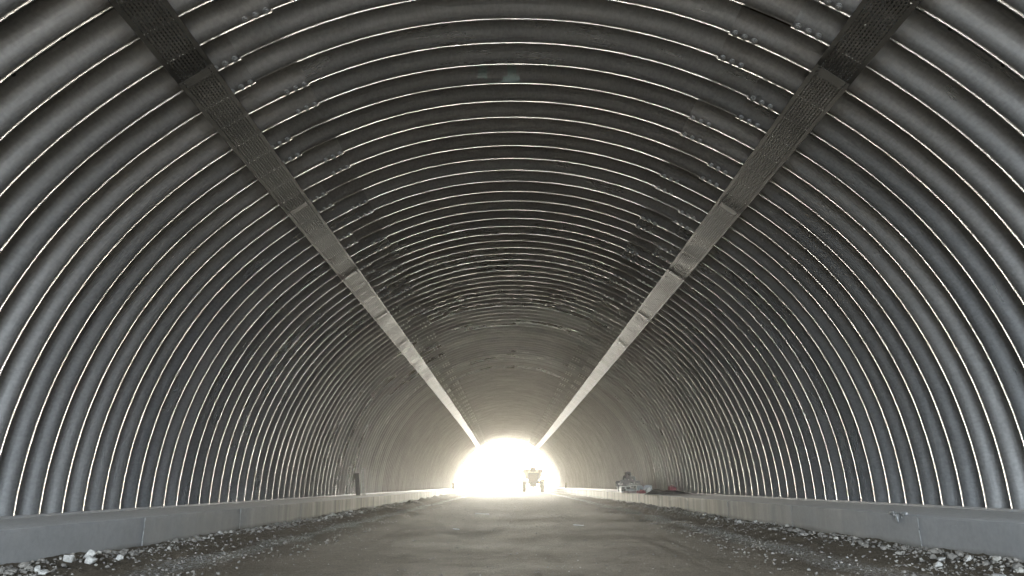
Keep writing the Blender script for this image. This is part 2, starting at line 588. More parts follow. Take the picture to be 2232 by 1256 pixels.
sky_panel(62, 1, 150, 13, 26, (1.0, 0.96, 0.84), PANEL_FAR)  # far panel, much brighter than the world sky, lights the rib edges
sky_panel(-4, -1, 70, 34, 40, (0.78, 0.89, 1.0), PANEL_NEAR)  # unseen panel added behind the camera for the near highlights

# ------------------------------------------------------------------ corrugated arch
TIPS = [-0.41, -0.32, -0.245, -0.185, -0.14, -0.105, -0.075, -0.05, -0.025, 0, 0.025, 0.05, 0.075, 0.105, 0.14, 0.185, 0.245, 0.32, 0.41, 0.5]


def plate_mesh(y0, y1, p0, p1, dr, spp, dphi, edge=True):
    offs = TIPS if spp > 12 else TIPS[::2]
    n0 = int(math.floor((y0 - D0 - PHASE) / P)) - 1
    yy_ = [y0]
    for q in range(n0, n0 + int((y1 - y0) / P) + 4):
        for o_ in offs:
            y = D0 + PHASE + (q + o_) * P
            if y0 + 0.004 < y < y1 - 0.004: yy_.append(y)
    yy_.append(y1)
    ny = len(yy_) - 1
    npn = max(2, int(round(abs(p1 - p0) / dphi)))
    rows, uvs = [], []
    for j in range(npn + 1):
        ph = p0 + (p1 - p0) * j / npn
        row, uv = [], []
        for i in range(ny + 1):
            y = yy_[i]
            h = 0.5 - 0.5 * math.cos(2 * math.pi * (y - D0 - PHASE) / P)
            wv = 0.0022 * noise.noise(Vector((ph * 0.035, y * 1.1, 4.4)))
            row.append(arch(ph, y, dr + DEPTH * h + wv))
            uv.append((R(ph) * 4.5, y))
        rows.append(row); uvs.append(uv)
    if edge:                                        # visible sheet thickness at both lap edges
        c = Vector((0, 0, 0))
        for k, at in ((0, 0), (-1, len(rows))):
            src = rows[k]
            lip = []
            for v in src:
                d = Vector((v.x - bend(v.y)[0], 0, v.z - ZC)).normalized()
                lip.append(v + d * 0.012)
            if k == 0:
                rows.insert(0, lip); uvs.insert(0, uvs[0])
            else:
                rows.append(lip); uvs.append(uvs[-1])
    me = grid_mesh("plate", rows, uvs, True)
    if edge:
        nr = len(rows)
        nc = len(rows[0])
        pol = me.polygons
        for i in range(nc - 1):
            pol[i].use_smooth = False
            pol[(nr - 2) * (nc - 1) + i].use_smooth = False
        eds = {}
        bmx = bmesh.new(); bmx.from_mesh(me); bmx.verts.ensure_lookup_table()
        for r_ in (1, nr - 2):
            for i in range(nc - 1):
                e = bmx.edges.get((bmx.verts[r_ * nc + i], bmx.verts[r_ * nc + i + 1]))
                if e: e.smooth = False
        bmx.to_mesh(me); bmx.free()
    return me


PHASE = 0.0
# earth that buries the arch: a mound laid straight onto the plates
e_rows = []
EY = [Y_NEAR + 0.02, Y_NEAR + 3, 0, 10, 20, 30, 40, 50, Y_FAR - 0.02]
EP = [i * 6.0 for i in range(31)]
for y in EY:
    e_rows.append([arch(p_, y, 0.20) if 0 < p_ < 180 else arch(p_, y, 0.20) - Vector((0, 0, 0.35)) for p_ in EP])
o_rows = [[Vector((-22 + 44 * q / 30 + bend(y)[0], y, -0.2 + bend(y)[1] + 6.2 * max(0.0, min(1.0, (22 - abs(-22 + 44 * q / 30)) / 14.0)))) for q in range(31)] for y in EY]
bmE = bmesh.new()
V1 = [[bmE.verts.new(v) for v in r] for r in e_rows]
V2 = [[bmE.verts.new(v) for v in r] for r in o_rows]
for VV in (V1, V2):
    for a_, b_ in zip(VV, VV[1:]):
        for q in range(30): bmE.faces.new((a_[q], a_[q + 1], b_[q + 1], b_[q]))
for e_ in (0, -1):
    for q in range(30): bmE.faces.new((V1[e_][q], V1[e_][q + 1], V2[e_][q + 1], V2[e_][q]))
for i_ in range(len(EY) - 1):
    for q in (0, 30): bmE.faces.new((V1[i_][q], V1[i_ + 1][q], V2[i_ + 1][q], V2[i_][q]))
bmesh.ops.recalc_face_normals(bmE, faces=bmE.faces)
meE = bpy.data.meshes.new("embankment"); bmE.to_mesh(meE); bmE.free()
M['earth'] = plain("cover_earth", (0.17, 0.14, 0.10), 0.9, 0, 0.3, 1.2, 0.4)
tag(link("embankment", meE, M['earth']), kind="structure")
tunnel = empty("arch_tunnel", (0, 0, 0))
tag(tunnel, "long galvanised corrugated steel arch tunnel of bolted plates on concrete footings", "tunnel")
SEAM = {0: (58.8, 115.2), 1: (64.2, 120.7)}
k_lo = int(math.floor((Y_NEAR - D0) / P / 2))
k_hi = int(math.floor((Y_FAR - D0) / P / 2))
bolt_mb = MB()
b2 = bmesh.new()
bmesh.ops.create_cone(b2, cap_ends=True, segments=6, radius1=0.022, radius2=0.020, depth=0.017)
bmesh.ops.translate(b2, verts=b2.verts, vec=(0, 0, 0.008))
bolt_mb.add(b2)
bolt_mb.cyl((0, 0, -0.004), (0, 0, 0.004), 0.028, n=12)
bolt_mb.cyl((0, 0, 0.012), (0, 0, 0.022), 0.008, n=8)
bolt_me = bolt_mb.mesh("bolt", True, 30)
bolt_me.materials.append(M['bolt'])
far_bolts = []


def bolt_matrix(ph, y, dr):
    h = 0.5 - 0.5 * math.cos(2 * math.pi * (y - D0 - PHASE) / P)
    p = arch(ph, y, dr + DEPTH * h)
    e = 0.004
    h2 = 0.5 - 0.5 * math.cos(2 * math.pi * (y + e - D0 - PHASE) / P)
    ty = arch(ph, y + e, dr + DEPTH * h2) - p
    tp = arch(ph + 0.05, y, dr + DEPTH * h) - p
    nrm = ty.cross(tp).normalized()
    inward = Vector((-(p.x - bend(y)[0]), 0, -(p.z - ZC)))
    if nrm.dot(inward) < 0: nrm = -nrm
    return Matrix.Translation(p) @ nrm.to_track_quat('Z', 'Y').to_matrix().to_4x4()


def rest_append(me, store):
    base = len(store['v'])
    store['v'] += [tuple(v.co) for v in me.vertices]
    store['f'] += [tuple(base + i for i in p.vertices) for p in me.polygons]
    ul = me.uv_layers[0].data
    store['uv'] += [tuple(u.uv) for u in ul]
    bpy.data.meshes.remove(me)


rest = {'v': [], 'f': [], 'uv': []}
n_bolts = 0
for k in range(k_lo, k_hi + 1):
    ya = D0 + (2 * k - 1.5) * P
    yb = D0 + (2 * k + 0.5) * P
    ya2, yb2 = max(ya, Y_NEAR), min(yb, Y_FAR)
    if yb2 - ya2 < 0.1: continue
    s0, s1 = SEAM[k % 2]
    yc = (ya + yb) / 2
    spp = 18
    dphi = 1.0 if yc < 12 else 2.0
    if yc < 2.2: spp, dphi = 10, 3.0
    jit = 0.002 * math.sin(k * 5.3)
    ov = 4.6
    named = 2.2 <= yc <= 27.8
    crown = plate_mesh(ya2, yb2, s0 - ov * 0.2, s1 + ov * 0.2, 0.020 + jit, spp, dphi)
    left = plate_mesh(ya2, yb2, -0.3, s0, 0.0, spp, dphi)
    right = plate_mesh(ya2, yb2, s1, 180.3, 0.0, spp, dphi)
    if named:
        cp = link("crown_plate", crown, M['galv'], tunnel)
        lp = link("side_plate", left, M['galv'], tunnel)
        rp = link("side_plate", right, M['galv'], tunnel)
    else:
        for m_ in (crown, left, right): rest_append(m_, rest)
        lp = rp = None
    for ci in (2 * k - 1, 2 * k):
        yy = D0 + ci * P + PHASE
        if yy < 3 or yy > 45: continue
        for (sp, sgn, par) in ((s0, -1, lp), (s1, 1, rp)):
            for q in range(3):
                for (dy, shift) in ((-0.020, 0.0),):
                    if yy > 12 and dy > 0 and yy > 30: continue
                    mt = bolt_matrix(sp + sgn * (0.55 + 1.15 * q + shift), yy + dy, 0.0)
                    if par is not None and yy < 10.6 and n_bolts < 240 and dy < 0:
                        bo = bpy.data.objects.new("bolt", bolt_me)
                        C.objects.link(bo)
                        bo.parent = par
                        bo.matrix_local = mt
                        n_bolts += 1
                    else: far_bolts.append(mt)
me = bpy.data.meshes.new("plates")
me.from_pydata(rest['v'], [], rest['f'])
ul = me.uv_layers.new(name="UVMap")
ul.data.foreach_set("uv", [c for u in rest['uv'] for c in u])
me.polygons.foreach_set("use_smooth", [True] * len(me.polygons))
tag(link("distant_plates", me, M['galv'], tunnel), "corrugated plates deeper in the tunnel and behind", kind="stuff")
bv, bf = [], []
tmpl = [v.co.copy() for v in bolt_me.vertices]
tf = [tuple(p.vertices) for p in bolt_me.polygons]
for mt in far_bolts:
    base = len(bv)
    bv += [tuple(mt @ c) for c in tmpl]
    bf += [tuple(base + i for i in f) for f in tf]
me = bpy.data.meshes.new("bolts")
me.from_pydata(bv, [], bf)
tag(link("distant_bolts", me, M['bolt'], tunnel), kind="stuff")
# dark plugs in the lifting holes of the nearest side plates
for ph, y in ((46.6, 4.62), (41.4, 4.62), (46.8, 5.39), (41.3, 5.39), (36.3, 5.39), (132.8, 4.62), (138.2, 4.62), (143.6, 5.39)):
    hh_ = 0.5 - 0.5 * math.cos(2 * math.pi * (y - D0 - PHASE) / P)
    p_ = arch(ph, y, DEPTH * hh_)
    ax_ = Vector((-p_.x, 0, ZC - p_.z)).normalized()
    mp = MB()
    mp.cyl(p_ - ax_ * 0.01, p_ + ax_ * 0.012, 0.020, 0.016, n=14)
    mp.build("hole_plug", M['tarp'], tunnel, True)
# channel that carries the foot of the plates
for sx in (-1, 1):
    rows = []
    yl = [Y_NEAR + (Y_FAR - Y_NEAR) * i / 60 for i in range(61)]
    for (dx, dz) in ((4.80, -0.035), (4.80, 0.006), (4.585, 0.006), (4.585, 0.022), (4.577, 0.022), (4.577, -0.035)):
        rows.append([Vector((sx * dx + bend(y)[0], y, ZC + dz + bend(y)[1])) for y in yl])
    link("base_channel", grid_mesh("base_channel", rows, None, False), M['channel'], tunnel)

# ------------------------------------------------------------------ concrete footings
KX = 3.70
Z_IN, Z_OUT = 0.300, 0.322


def footing(sx, joints, label):
    root = empty("concrete_footing", (sx * 4.2, 5, 0))
    tag(root, label, "footing", "concrete footings along both sides")
    inv = Matrix.Translation((-sx * 4.2, -5, 0))
    js = [Y_NEAR] + [j for j in joints if j > Y_NEAR + 0.3] + [Y_FAR - 0.2]
    for a, b in zip(js, js[1:]):
        prof = [(5.3, -0.3), (5.3, Z_OUT), (4.4, Z_OUT - 0.002), (KX + 0.30, Z_IN + 0.008), (KX + 0.018, Z_IN), (KX + 0.006, Z_IN - 0.005), (KX, Z_IN - 0.018), (KX, 0.15), (KX, 0.0), (KX, -0.3)]
        ln = b - a
        n = max(2, int(ln / (0.05 if b < 14 and b > 3 else 0.4)))
        rows = []
        for i, (px, pz) in enumerate(prof):
            row = []
            for q in range(n + 1):
                y = a + 0.004 + (ln - 0.008) * q / n
                bx, bz = bend(y)
                nz = noise.noise(Vector((y * 1.7, i * 3.1, sx * 9))) * 0.006
                n2 = noise.noise(Vector((y * 9.0, i * 1.7, sx * 4))) * 0.004 if 4 <= i <= 6 else 0
                row.append(Vector((sx * (px + (nz + n2 if i > 2 else 0)) + bx, y, pz + (nz * 0.5 + n2 if 0 < i < 8 else 0) + bz)))
            rows.append(row)
        me = grid_mesh("footing_section", rows, None, True)
        bm = bmesh.new(); bm.from_mesh(me)
        nc = n + 1
        bm.verts.ensure_lookup_table()
        for q in (0, n):
            try: bm.faces.new([bm.verts[i * nc + q] for i in range(len(prof))])
            except Exception: pass
        for e in bm.edges:
            if len(e.link_faces) == 2 and e.calc_face_angle(0) > R(30): e.smooth = False
        bmesh.ops.recalc_face_normals(bm, faces=bm.faces)
        bmesh.ops.transform(bm, matrix=inv, verts=bm.verts)
        bm.to_mesh(me); bm.free()
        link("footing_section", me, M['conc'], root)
    # mortar that squeezed out of the joints
    for j in joints:
        if j < 4 or j > 30: continue
        bx, bz = bend(j)
        m = MB()
        pts, rr = [], []
        for q in range(12):
            z = 0.02 + (Z_IN - 0.03) * q / 11
            pts.append((sx * (KX + 0.003) + bx - sx * 4.2, j + 0.012 * noise.noise(Vector((j, z * 9, 2))) - 5, z + bz))
            rr.append(0.007 + 0.006 * abs(noise.noise(Vector((j * 3, z * 14, 8)))))
        m.tube(pts, rr, 6)
        link("joint_mortar", m.mesh("joint_mortar", True), M['mortar'], root)
    return root


jl = [-13.3, -10.3, -7.3, -4.3, -1.3, 1.75, 4.75, 7.78, 10.5] + [10.5 + 3.0 * i for i in range(1, 21)]
jr = [-13.9, -10.9, -7.9, -4.9, -1.9, 1.1, 4.1, 7.08, 10.25] + [10.25 + 3.0 * i for i in range(1, 21)]
fl = footing(-1, jl, "low concrete footing under the left side of the arch, beside the big white rocks")
fr = footing(1, jr, "low concrete footing under the right side of the arch, carrying the black tarpaulin")


def lumpy(seed, sub=2, amp=0.28, flat=1.0):
    bm = bmesh.new()
    bmesh.ops.create_icosphere(bm, subdivisions=sub, radius=1.0)
    for v in bm.verts:
        d = v.co.normalized()
        k = 1 + amp * noise.noise(d * 1.3 + Vector((seed * 7.1, 0, 0))) + amp * 0.35 * noise.noise(d * 3.1 + Vector((0, seed * 3.3, 0)))
        v.co = d * k
        for ax in range(3):
            lim = 0.74 + 0.16 * noise.noise(Vector((seed, ax * 5.0, 2)))
            s = 1 if v.co[ax] > 0 else -1
            if abs(v.co[ax]) > lim: v.co[ax] = s * (lim + (abs(v.co[ax]) - lim) * 0.25)
        v.co.z *= flat
    me = bpy.data.meshes.new("rock")
    bm.to_mesh(me); bm.free()
    return me


# a lump of spilled mortar hanging over the right footing's edge
m = MB()
for i in range(26):
    t_ = i / 25.0
    me_ = lumpy(i + 50, 1, 0.35)
    b2 = bmesh.new(); b2.from_mesh(me_); bpy.data.meshes.remove(me_)
    s_ = 0.010 + 0.016 * random.Random(i).random() ** 2
    hang = 0.05 * max(0.0, noise.noise(Vector((i * 0.7, 3, 1)))) * 2
    bmesh.ops.transform(b2, matrix=Matrix.Translation((KX - 0.004 - 4.2, 7.28 + 0.30 * t_ - 5, Z_IN + 0.002 - hang)) @ Matrix.Diagonal((s_ * 0.8, s_ * 1.3, s_ * (1 + hang * 25), 1)), verts=b2.verts)
    m.add(b2)
m.build("mortar_spill", M['mortar'], fr, True, 50)

# ------------------------------------------------------------------ perforated cable trays
def tray(side, phi, label):
    root = empty("cable_tray", (0, 0, 0))
    tag(root, label, "cable tray", "perforated cable trays under the roof")
    W = 0.160
    joints = [-15.6 + 3.0 * i for i in range(31)]
    for n_, (a, b) in enumerate(zip(joints, joints[1:])):
        a = max(a, Y_NEAR + 0.1)
        b = min(b + 0.05, Y_FAR - 0.1)
        if b - a < 0.3: continue
        drop = 0.003 * (n_ % 2)
        ns = max(6, int((b - a) / 0.25))
        dirr = Vector((-math.cos(R(phi)), 0, math.sin(R(phi))))
        tan = Vector((math.sin(R(phi)), 0, math.cos(R(phi))))
        rng = random.Random(n_ * 7 + (1 if side > 0 else 0))
        wob = [(rng.random() - 0.5) * 0.0014 for _ in range(ns + 1)]
        rt = rad_s(phi) - 0.075 - drop

        def pt(u, hgt, y, i):
            bx, bz = bend(y)
            sag = wob[i] * (0.6 + 0.4 * math.cos(u / W * 1.5))
            return Vector((bx, y, ZC + bz)) + dirr * (rt + hgt + sag) + tan * u
        yl = [a + (b - a) * i / ns for i in range(ns + 1)]
        us = [-W + 2 * W * q / 8 for q in range(9)]
        rows = [[pt(u, 0.0, y, i) for i, y in enumerate(yl)] for u in us]
        uvs = [[(u, y) for y in yl] for u in us]
        link("tray_section", grid_mesh("tray_section", rows, uvs, True), M['tray'], root)
        for sg in (-1, 1):
            hs = (0.0, 0.03, 0.060)
            rows = [[pt(sg * (W + 0.0015), h_, y, i) for i, y in enumerate(yl)] for h_ in hs]
            uvs = [[(h_, y) for y in yl] for h_ in hs]
            rows.append([pt(sg * (W - 0.012), 0.060, y, i) for i, y in enumerate(yl)])
            uvs.append([(0.075, y) for y in yl])
            link("side_flange", grid_mesh("side_flange", rows, uvs, True), M['flange'], root)
        jy = [b - 0.05 + q_ * 0.035 for q_ in range(4)]
        ju = [-W + 0.010 + (2 * W - 0.020) * q / 6 for q in range(7)]
        mj = MB()
        lays = []
        for h_ in (-0.0075, -0.0095):
            lays.append([[Vector((bend(y)[0], y, ZC + bend(y)[1])) + dirr * (rad_s(phi) - 0.075 + h_) + tan * u for u in ju] for y in jy])
        vv = [[[mj.bm.verts.new(p_) for p_ in r_] for r_ in lay] for lay in lays]
        for lay in vv:
            for r0_, r1_ in zip(lay, lay[1:]):
                for q in range(6): mj.bm.faces.new((r0_[q], r0_[q + 1], r1_[q + 1], r1_[q]))
        for e_ in (0, -1):
            for q in range(6): mj.bm.faces.new((vv[0][e_][q], vv[0][e_][q + 1], vv[1][e_][q + 1], vv[1][e_][q]))
        for sg in (-1, 1):
            for uu in (0.03, 0.08):
                cpt = Vector((bend(b)[0], b + uu - 0.05, ZC + bend(b)[1])) + dirr * (rad_s(phi) - 0.075 - 0.0095) + tan * (sg * 0.12)
                mj.cyl(cpt, cpt - dirr * 0.008, 0.008, n=8)
        if b < Y_FAR - 1: mj.build("joint_plate", M['joint'], root)
    return root


tray(-1, 53.9, "left perforated steel cable tray running under the corrugated roof towards the portal")
tray(1, 180 - 52.9, "right perforated steel cable tray running under the corrugated roof towards the portal")

# ------------------------------------------------------------------ dumper beyond the far portal
DX, DY = 1.72, 66.0
dz0 = ground_z(DX, DY)
du = empty("site_dumper", (DX, DY, dz0), 0.0)
tag(du, "dusty yellow site dumper with hopper and roll bar in the bright tunnel mouth", "dumper")
m = MB()
m.prism([(-0.84, 1.72), (0.84, 1.72), (0.82, 1.62), (0.70, 1.14), (0.58, 1.08), (-0.58, 1.08), (-0.70, 1.14), (-0.82, 1.62)], 0.10, 1.25, 0.012)
m.build("hopper", M['yellow'], du)
m = MB()
m.prism([(-0.80, 1.94), (0.80, 1.94), (0.92, 1.84), (0.90, 1.66), (-0.90, 1.66), (-0.92, 1.84)], 0.05, 1.30, 0.01)
m.build("hopper_rim", M['yellow'], du)
m = MB()
m.prism([(-0.44, 0.74), (0.44, 0.74), (0.46, 1.56), (0.36, 1.64), (-0.36, 1.64), (-0.46, 1.56)], -0.55, 0.12, 0.015)
bonnet = m.build("engine_cover", M['dark'], du)
m = MB()
for i in range(9): m.box(-0.33, 0.33, -0.575, -0.548, 0.94 + i * 0.065, 0.965 + i * 0.065)
m.build("grille", M['tyre'], bonnet)
m = MB()
m.box(-0.68, 0.68, -0.60, -0.42, 0.66, 0.95, 0.015)
m.box(-0.16, 0.16, -0.63, -0.59, 0.70, 0.80, 0.01)
m.build("chassis_beam", M['dark'], du)
m = MB()
m.box(-0.30, 0.30, -0.4, 1.3, 0.50, 0.70, 0.02)
m.cyl((-0.75, 0, 0.53), (0.75, 0, 0.53), 0.07, n=12)
m.cyl((-0.75, 1.35, 0.53), (0.75, 1.35, 0.53), 0.07, n=12)
m.lathe([(-0.13, 0.02), (-0.12, 0.12), (0, 0.17), (0.12, 0.12), (0.13, 0.02)], (0, 0, 0.53), (0, 1, 0), 16)
m.build("axle", M['dark'], du, True)
for sx in (-1, 1):
    for yy in (0.0, 1.35):
        cx_ = sx * 0.78
        m = MB()
        m.lathe([(-0.15, 0.28), (-0.18, 0.40), (-0.17, 0.48), (-0.13, 0.52), (0.13, 0.52), (0.17, 0.48), (0.18, 0.40), (0.15, 0.28), (-0.15, 0.28)], (0, 0, 0), (1, 0, 0), 32)
        for i in range(24):
            a_ = 2 * math.pi * i / 24
            b2 = bmesh.new()
            bmesh.ops.create_cube(b2, size=1)
            bmesh.ops.transform(b2, matrix=Matrix.Rotation(a_, 4, 'X') @ Matrix.Translation(((0.055 if i % 2 else -0.055), 0, 0.522)) @ Matrix.Diagonal((0.18, 0.05, 0.03, 1)), verts=b2.verts)
            m.add(b2)
        wh = m.build("wheel", M['tyre'], du, True, loc=(cx_, yy, 0.535))
        m = MB()
        m.lathe([(-0.09, 0.02), (-0.09, 0.10), (-0.03, 0.14), (-0.03, 0.24), (-0.11, 0.28), (0.11, 0.28), (0.03, 0.24), (0.03, 0.02)], (0, 0, 0), (1, 0, 0), 24)
        m.build("rim", M['yellow'], wh, True)
    m = MB()
    m.box(sx * 0.80 - 0.17, sx * 0.80 + 0.17, -0.52, 0.5, 1.09, 1.13, 0.01)
    m.box(sx * 0.80 - 0.17, sx * 0.80 + 0.17, -0.54, -0.50, 0.86, 1.13, 0.01)
    m.build("mudguard", M['yellow'], du)
    m = MB()
    m.lathe([(-0.03, 0.01), (-0.03, 0.07), (0.05, 0.06), (0.06, 0.01)], (sx * 0.54, -0.56, 1.00), (0, 1, 0), 16)
    m.build("headlight", M['lens'], du, True)
    m = MB()
    m.box(sx * 0.50 - 0.05, sx * 0.50 + 0.05, -0.63, -0.59, 0.73, 0.80, 0.008)
    m.build("tail_lamp", M['amber'], du)
m = MB()
pts = [(-0.52, -0.05, 1.0), (-0.52, -0.05, 2.50)]
for i in range(7):
    a_ = R(180 - 90 * i / 6); pts.append((-0.52 + 0.30 + 0.30 * math.cos(a_), -0.05, 2.50 + 0.30 * math.sin(a_)))
for i in range(7):
    a_ = R(90 - 90 * i / 6); pts.append((0.52 - 0.30 + 0.30 * math.cos(a_), -0.05, 2.50 + 0.30 * math.sin(a_)))
pts += [(0.52, -0.05, 2.50), (0.52, -0.05, 1.0)]
m.tube(pts, 0.035, 10)
m.build("roll_bar", M['dark'], du, True)
m = MB()
m.box(-0.24, 0.24, -0.30, 0.05, 1.70, 1.80, 0.03)
m.box(-0.24, 0.24, 0.02, 0.10, 1.80, 2.15, 0.03)
m.build("seat", M['tyre'], du)
m = MB()
m.lathe([(0, 0.17), (0.012, 0.185), (0.024, 0.17), (0.012, 0.155), (0, 0.17)], (0, -0.42, 2.0), (0, 0.6, 1), 20)
m.cyl((0, -0.5, 1.6), (0, -0.42, 2.0), 0.02, n=8)
m.build("steering_wheel", M['dark'], du, True)

# ------------------------------------------------------------------ loose things on the footings
def at(u_px, y):
    """world x of an image column (2232 wide) at distance y, used only to note where things stand"""
    v_ = (628 - 1070) / 1612.0
    F = 0.9668 - v_ * 0.2556
    return (u_px - 1116) / 1612.0 * y / F


def footz(y): return Z_IN + 0.006 + bend(y)[1]


# leaning boards on the left
yb_ = 21.5
m = MB()
m.box(-0.045, 0.045, -0.02, 0.02, 0, 0.76, 0.006)
o = m.build("timber_post", M['board'], None, loc=(-4.18, yb_, footz(yb_)), rot=(R(-3), R(-5), 0.15))
tag(o, "weathered grey timber post leaning against the left wall on the footing", "post")
m = MB()
m.box(-0.06, 0.06, -0.012, 0.012, 0, 0.62, 0.004)
o = m.build("timber_board", M['board_dark'], None, loc=(-4.30, yb_ - 0.2, footz(yb_)), rot=(R(-4), R(-6), 0.5))
tag(o, "dark flat board propped beside the weathered post on the left footing", "board")
for (xx, yy, hh, lab) in ((-4.05 + bend(59)[0] * 0.2, 57.0, 0.44, "short grey post standing on the left footing just inside the bright portal"),
                         (4.18, 56.0, 0.40, "short grey post standing on the right footing just inside the bright portal")):
    m = MB()
    m.box(-0.06, 0.06, -0.05, 0.05, 0, hh, 0.008)
    m.box(-0.075, 0.075, -0.065, 0.065, 0, 0.04, 0.005)
    o = m.build("marker_post", M['board'], None, loc=(xx + bend(yy)[0], yy, footz(yy)))
    tag(o, lab, "post")

# pile of drilled brackets on the right
def bracket_mesh(wd, ht, dp, holes):
    """thick plate with rounded corners and real holes (x wide, z tall)"""
    bm = bmesh.new()
    nseg = 12
    outer = []
    rr = min(wd, ht) * 0.28
    for (cx_, cz_, a0) in ((wd / 2 - rr, ht / 2 - rr, 0), (-wd / 2 + rr, ht / 2 - rr, 90), (-wd / 2 + rr, -ht / 2 + rr, 180), (wd / 2 - rr, -ht / 2 + rr, 270)):
        for i in range(5):
            a_ = R(a0 + 90 * i / 4)
            outer.append((cx_ + rr * math.cos(a_), cz_ + rr * math.sin(a_)))
    loops = [outer] + [[(hx + hr * math.cos(2 * math.pi * i / nseg), hz + hr * math.sin(2 * math.pi * i / nseg)) for i in range(nseg)] for (hx, hz, hr) in holes]
    edges = []
    for lp in loops:
        vs = [bm.verts.new((x, 0, z)) for x, z in lp]
        for i in range(len(vs)): edges.append(bm.edges.new((vs[i], vs[(i + 1) % len(vs)])))
    bmesh.ops.triangle_fill(bm, use_beauty=True, use_dissolve=False, edges=edges)
    ret = bmesh.ops.extrude_face_region(bm, geom=bm.faces[:])
    bmesh.ops.translate(bm, verts=[g for g in ret['geom'] if isinstance(g, bmesh.types.BMVert)], vec=(0, dp, 0))
    bmesh.ops.recalc_face_normals(bm, faces=bm.faces)
    me = bpy.data.meshes.new("bracket")
    bm.to_mesh(me); bm.free()
    return me


br = bracket_mesh(0.30, 0.24, 0.10, [(-0.07, 0.0, 0.026), (0.07, 0.0, 0.026)])
br.materials.append(M['block'])
br1 = bracket_mesh(0.20, 0.20, 0.10, [(0.0, 0.0, 0.030)])
br1.materials.append(M['block'])
YB = 27.0
pile = [(3.83, 0.0, 0, br), (4.12, 0.05, 1, br), (4.36, -0.05, 0, br), (3.92, 0.03, 1, br), (4.22, 0.0, 2, br1), (4.02, 0.02, 2, br), (3.74, 0.12, 1, br1), (4.40, 0.06, 1, br1), (4.08, 0.0, 3, br1)]
plab = ["drilled grey bracket at the left of the bottom row of the heap", "drilled grey bracket sunk in the lower middle of the heap", "drilled grey bracket at the right end of the heap's bottom row",
        "drilled grey bracket in the left middle of the heap", "single-hole grey bracket on the heap's right shoulder", "two-hole grey bracket near the top of the heap, holes facing out",
        "single-hole grey bracket stuck out on the heap's left side", "single-hole grey bracket low on the heap's right shoulder", "single-hole grey bracket crowning the heap"]
for i, (px, py, lv, me_) in enumerate(pile):
    rng = random.Random(i + 3)
    o = bpy.data.objects.new("bracket", me_)
    C.objects.link(o)
    o.location = (px, YB + py * 2, footz(YB) + 0.125 + lv * 0.155)
    o.rotation_euler = ((rng.random() - 0.5) * 0.3, (rng.random() - 0.5) * 0.5, (rng.random() - 0.5) * 0.7)
    tag(o, plab[i], "bracket", "grey brackets heaped on the right footing")
YF = 25.0
pf = bracket_mesh(0.22, 0.22, 0.12, [(0.0, 0.0, 0.028)])
pf.materials.append(M['block_light'])
for i, (px, py, lab) in enumerate(((4.13, 0, "pale round-cornered fitting with one hole, left of the matching pair"), (4.38, 0.03, "pale round-cornered fitting with one hole, right of the matching pair"),
                                   (4.50, 0.3, "pale round-cornered fitting standing half hidden behind the matching pair"))):
    o = bpy.data.objects.new("pipe_fitting", pf)
    C.objects.link(o)
    o.location = (px, YF + py, footz(YF) + 0.112)
    o.rotation_euler = (0.05, 0.1 * i, 0.1 - 0.15 * i)
    tag(o, lab, "fitting", "pale fittings on the right footing")
# white-edged crate
m = MB()
cw, cd, ch = 0.36, 0.30, 0.20
for (a0, a1, b0, b1, c0, c1) in ((0, cw, 0, 0.02, 0, 0.025), (0, cw, 0, 0.02, ch - 0.025, ch), (0, 0.025, 0, 0.02, 0.025, ch - 0.025), (cw - 0.025, cw, 0, 0.02, 0.025, ch - 0.025),
                                 (cw / 2 - 0.012, cw / 2 + 0.012, 0, 0.02, 0.025, ch - 0.025)):
    m.box(a0, a1, b0, b1, c0, c1)
crt = m.build("open_crate", M['white'], None, loc=(3.72, YB - 0.5, footz(YB)), rot=(0, 0, 0.1))
tag(crt, "small black crate with a white front frame left of the bracket heap", "crate")
m = MB()
m.box(0.01, cw - 0.01, 0.022, cd, 0.004, ch - 0.01, 0.005)
m.build("crate_body", M['tarp'], crt)
# flattened cardboard, hose, plastic sheet
m = MB()
m.box(-0.38, 0.38, -0.25, 0.25, 0, 0.055, 0.008)
o = m.build("cardboard_box", M['pink'], None, loc=(3.98, 24.6, footz(24.6)), rot=(0, R(-1), 0.12))
tag(o, "flattened dusty pink cardboard box lying in front of the bracket heap", "box")
m = MB()
pts = []
for i in range(25):
    a_ = 2 * math.pi * i / 24 * 0.8 + 0.6
    pts.append((0.30 * math.cos(a_), 0.14 * math.sin(a_) * 0.8, 0.12 + 0.09 * math.sin(a_)))
m.tube(pts, 0.018, 8)
o = m.build("hose_loop", M['white'], None, True, loc=(3.98, 25.2, footz(25) + 0.02))
tag(o, "loop of pale hose between the bracket heap and the fittings", "hose")


def sheet(name, lx, ly, hmax, seed, mat, loc, rz, thick=0.006, nx=26, ny=16):
    top, bot = [], []
    for j in range(ny + 1):
        rt_, rb_ = [], []
        for i in range(nx + 1):
            u, v = i / nx, j / ny
            x = (u - 0.5) * lx + 0.05 * noise.noise(Vector((u * 3, v * 3, seed)))
            y = (v - 0.5) * ly + 0.05 * noise.noise(Vector((u * 3, v * 3, seed + 5)))
            ed = min(u, 1 - u, v, 1 - v) * 4
            z = hmax * min(1, ed) * (0.45 + 0.9 * abs(noise.noise(Vector((u * 2.6, v * 5, seed + 9))))) + 0.012 * abs(noise.noise(Vector((u * 9, v * 9, seed)))) + thick
            rt_.append(Vector((x, y, z))); rb_.append(Vector((x, y, max(0.001, z - thick))))
        top.append(rt_); bot.append(rb_)
    me = grid_mesh(name, top)
    o = link(name, me, mat, None, loc, (0, 0, rz))
    s = o.modifiers.new("s", 'SOLIDIFY'); s.thickness = thick; s.offset = -1
    return o


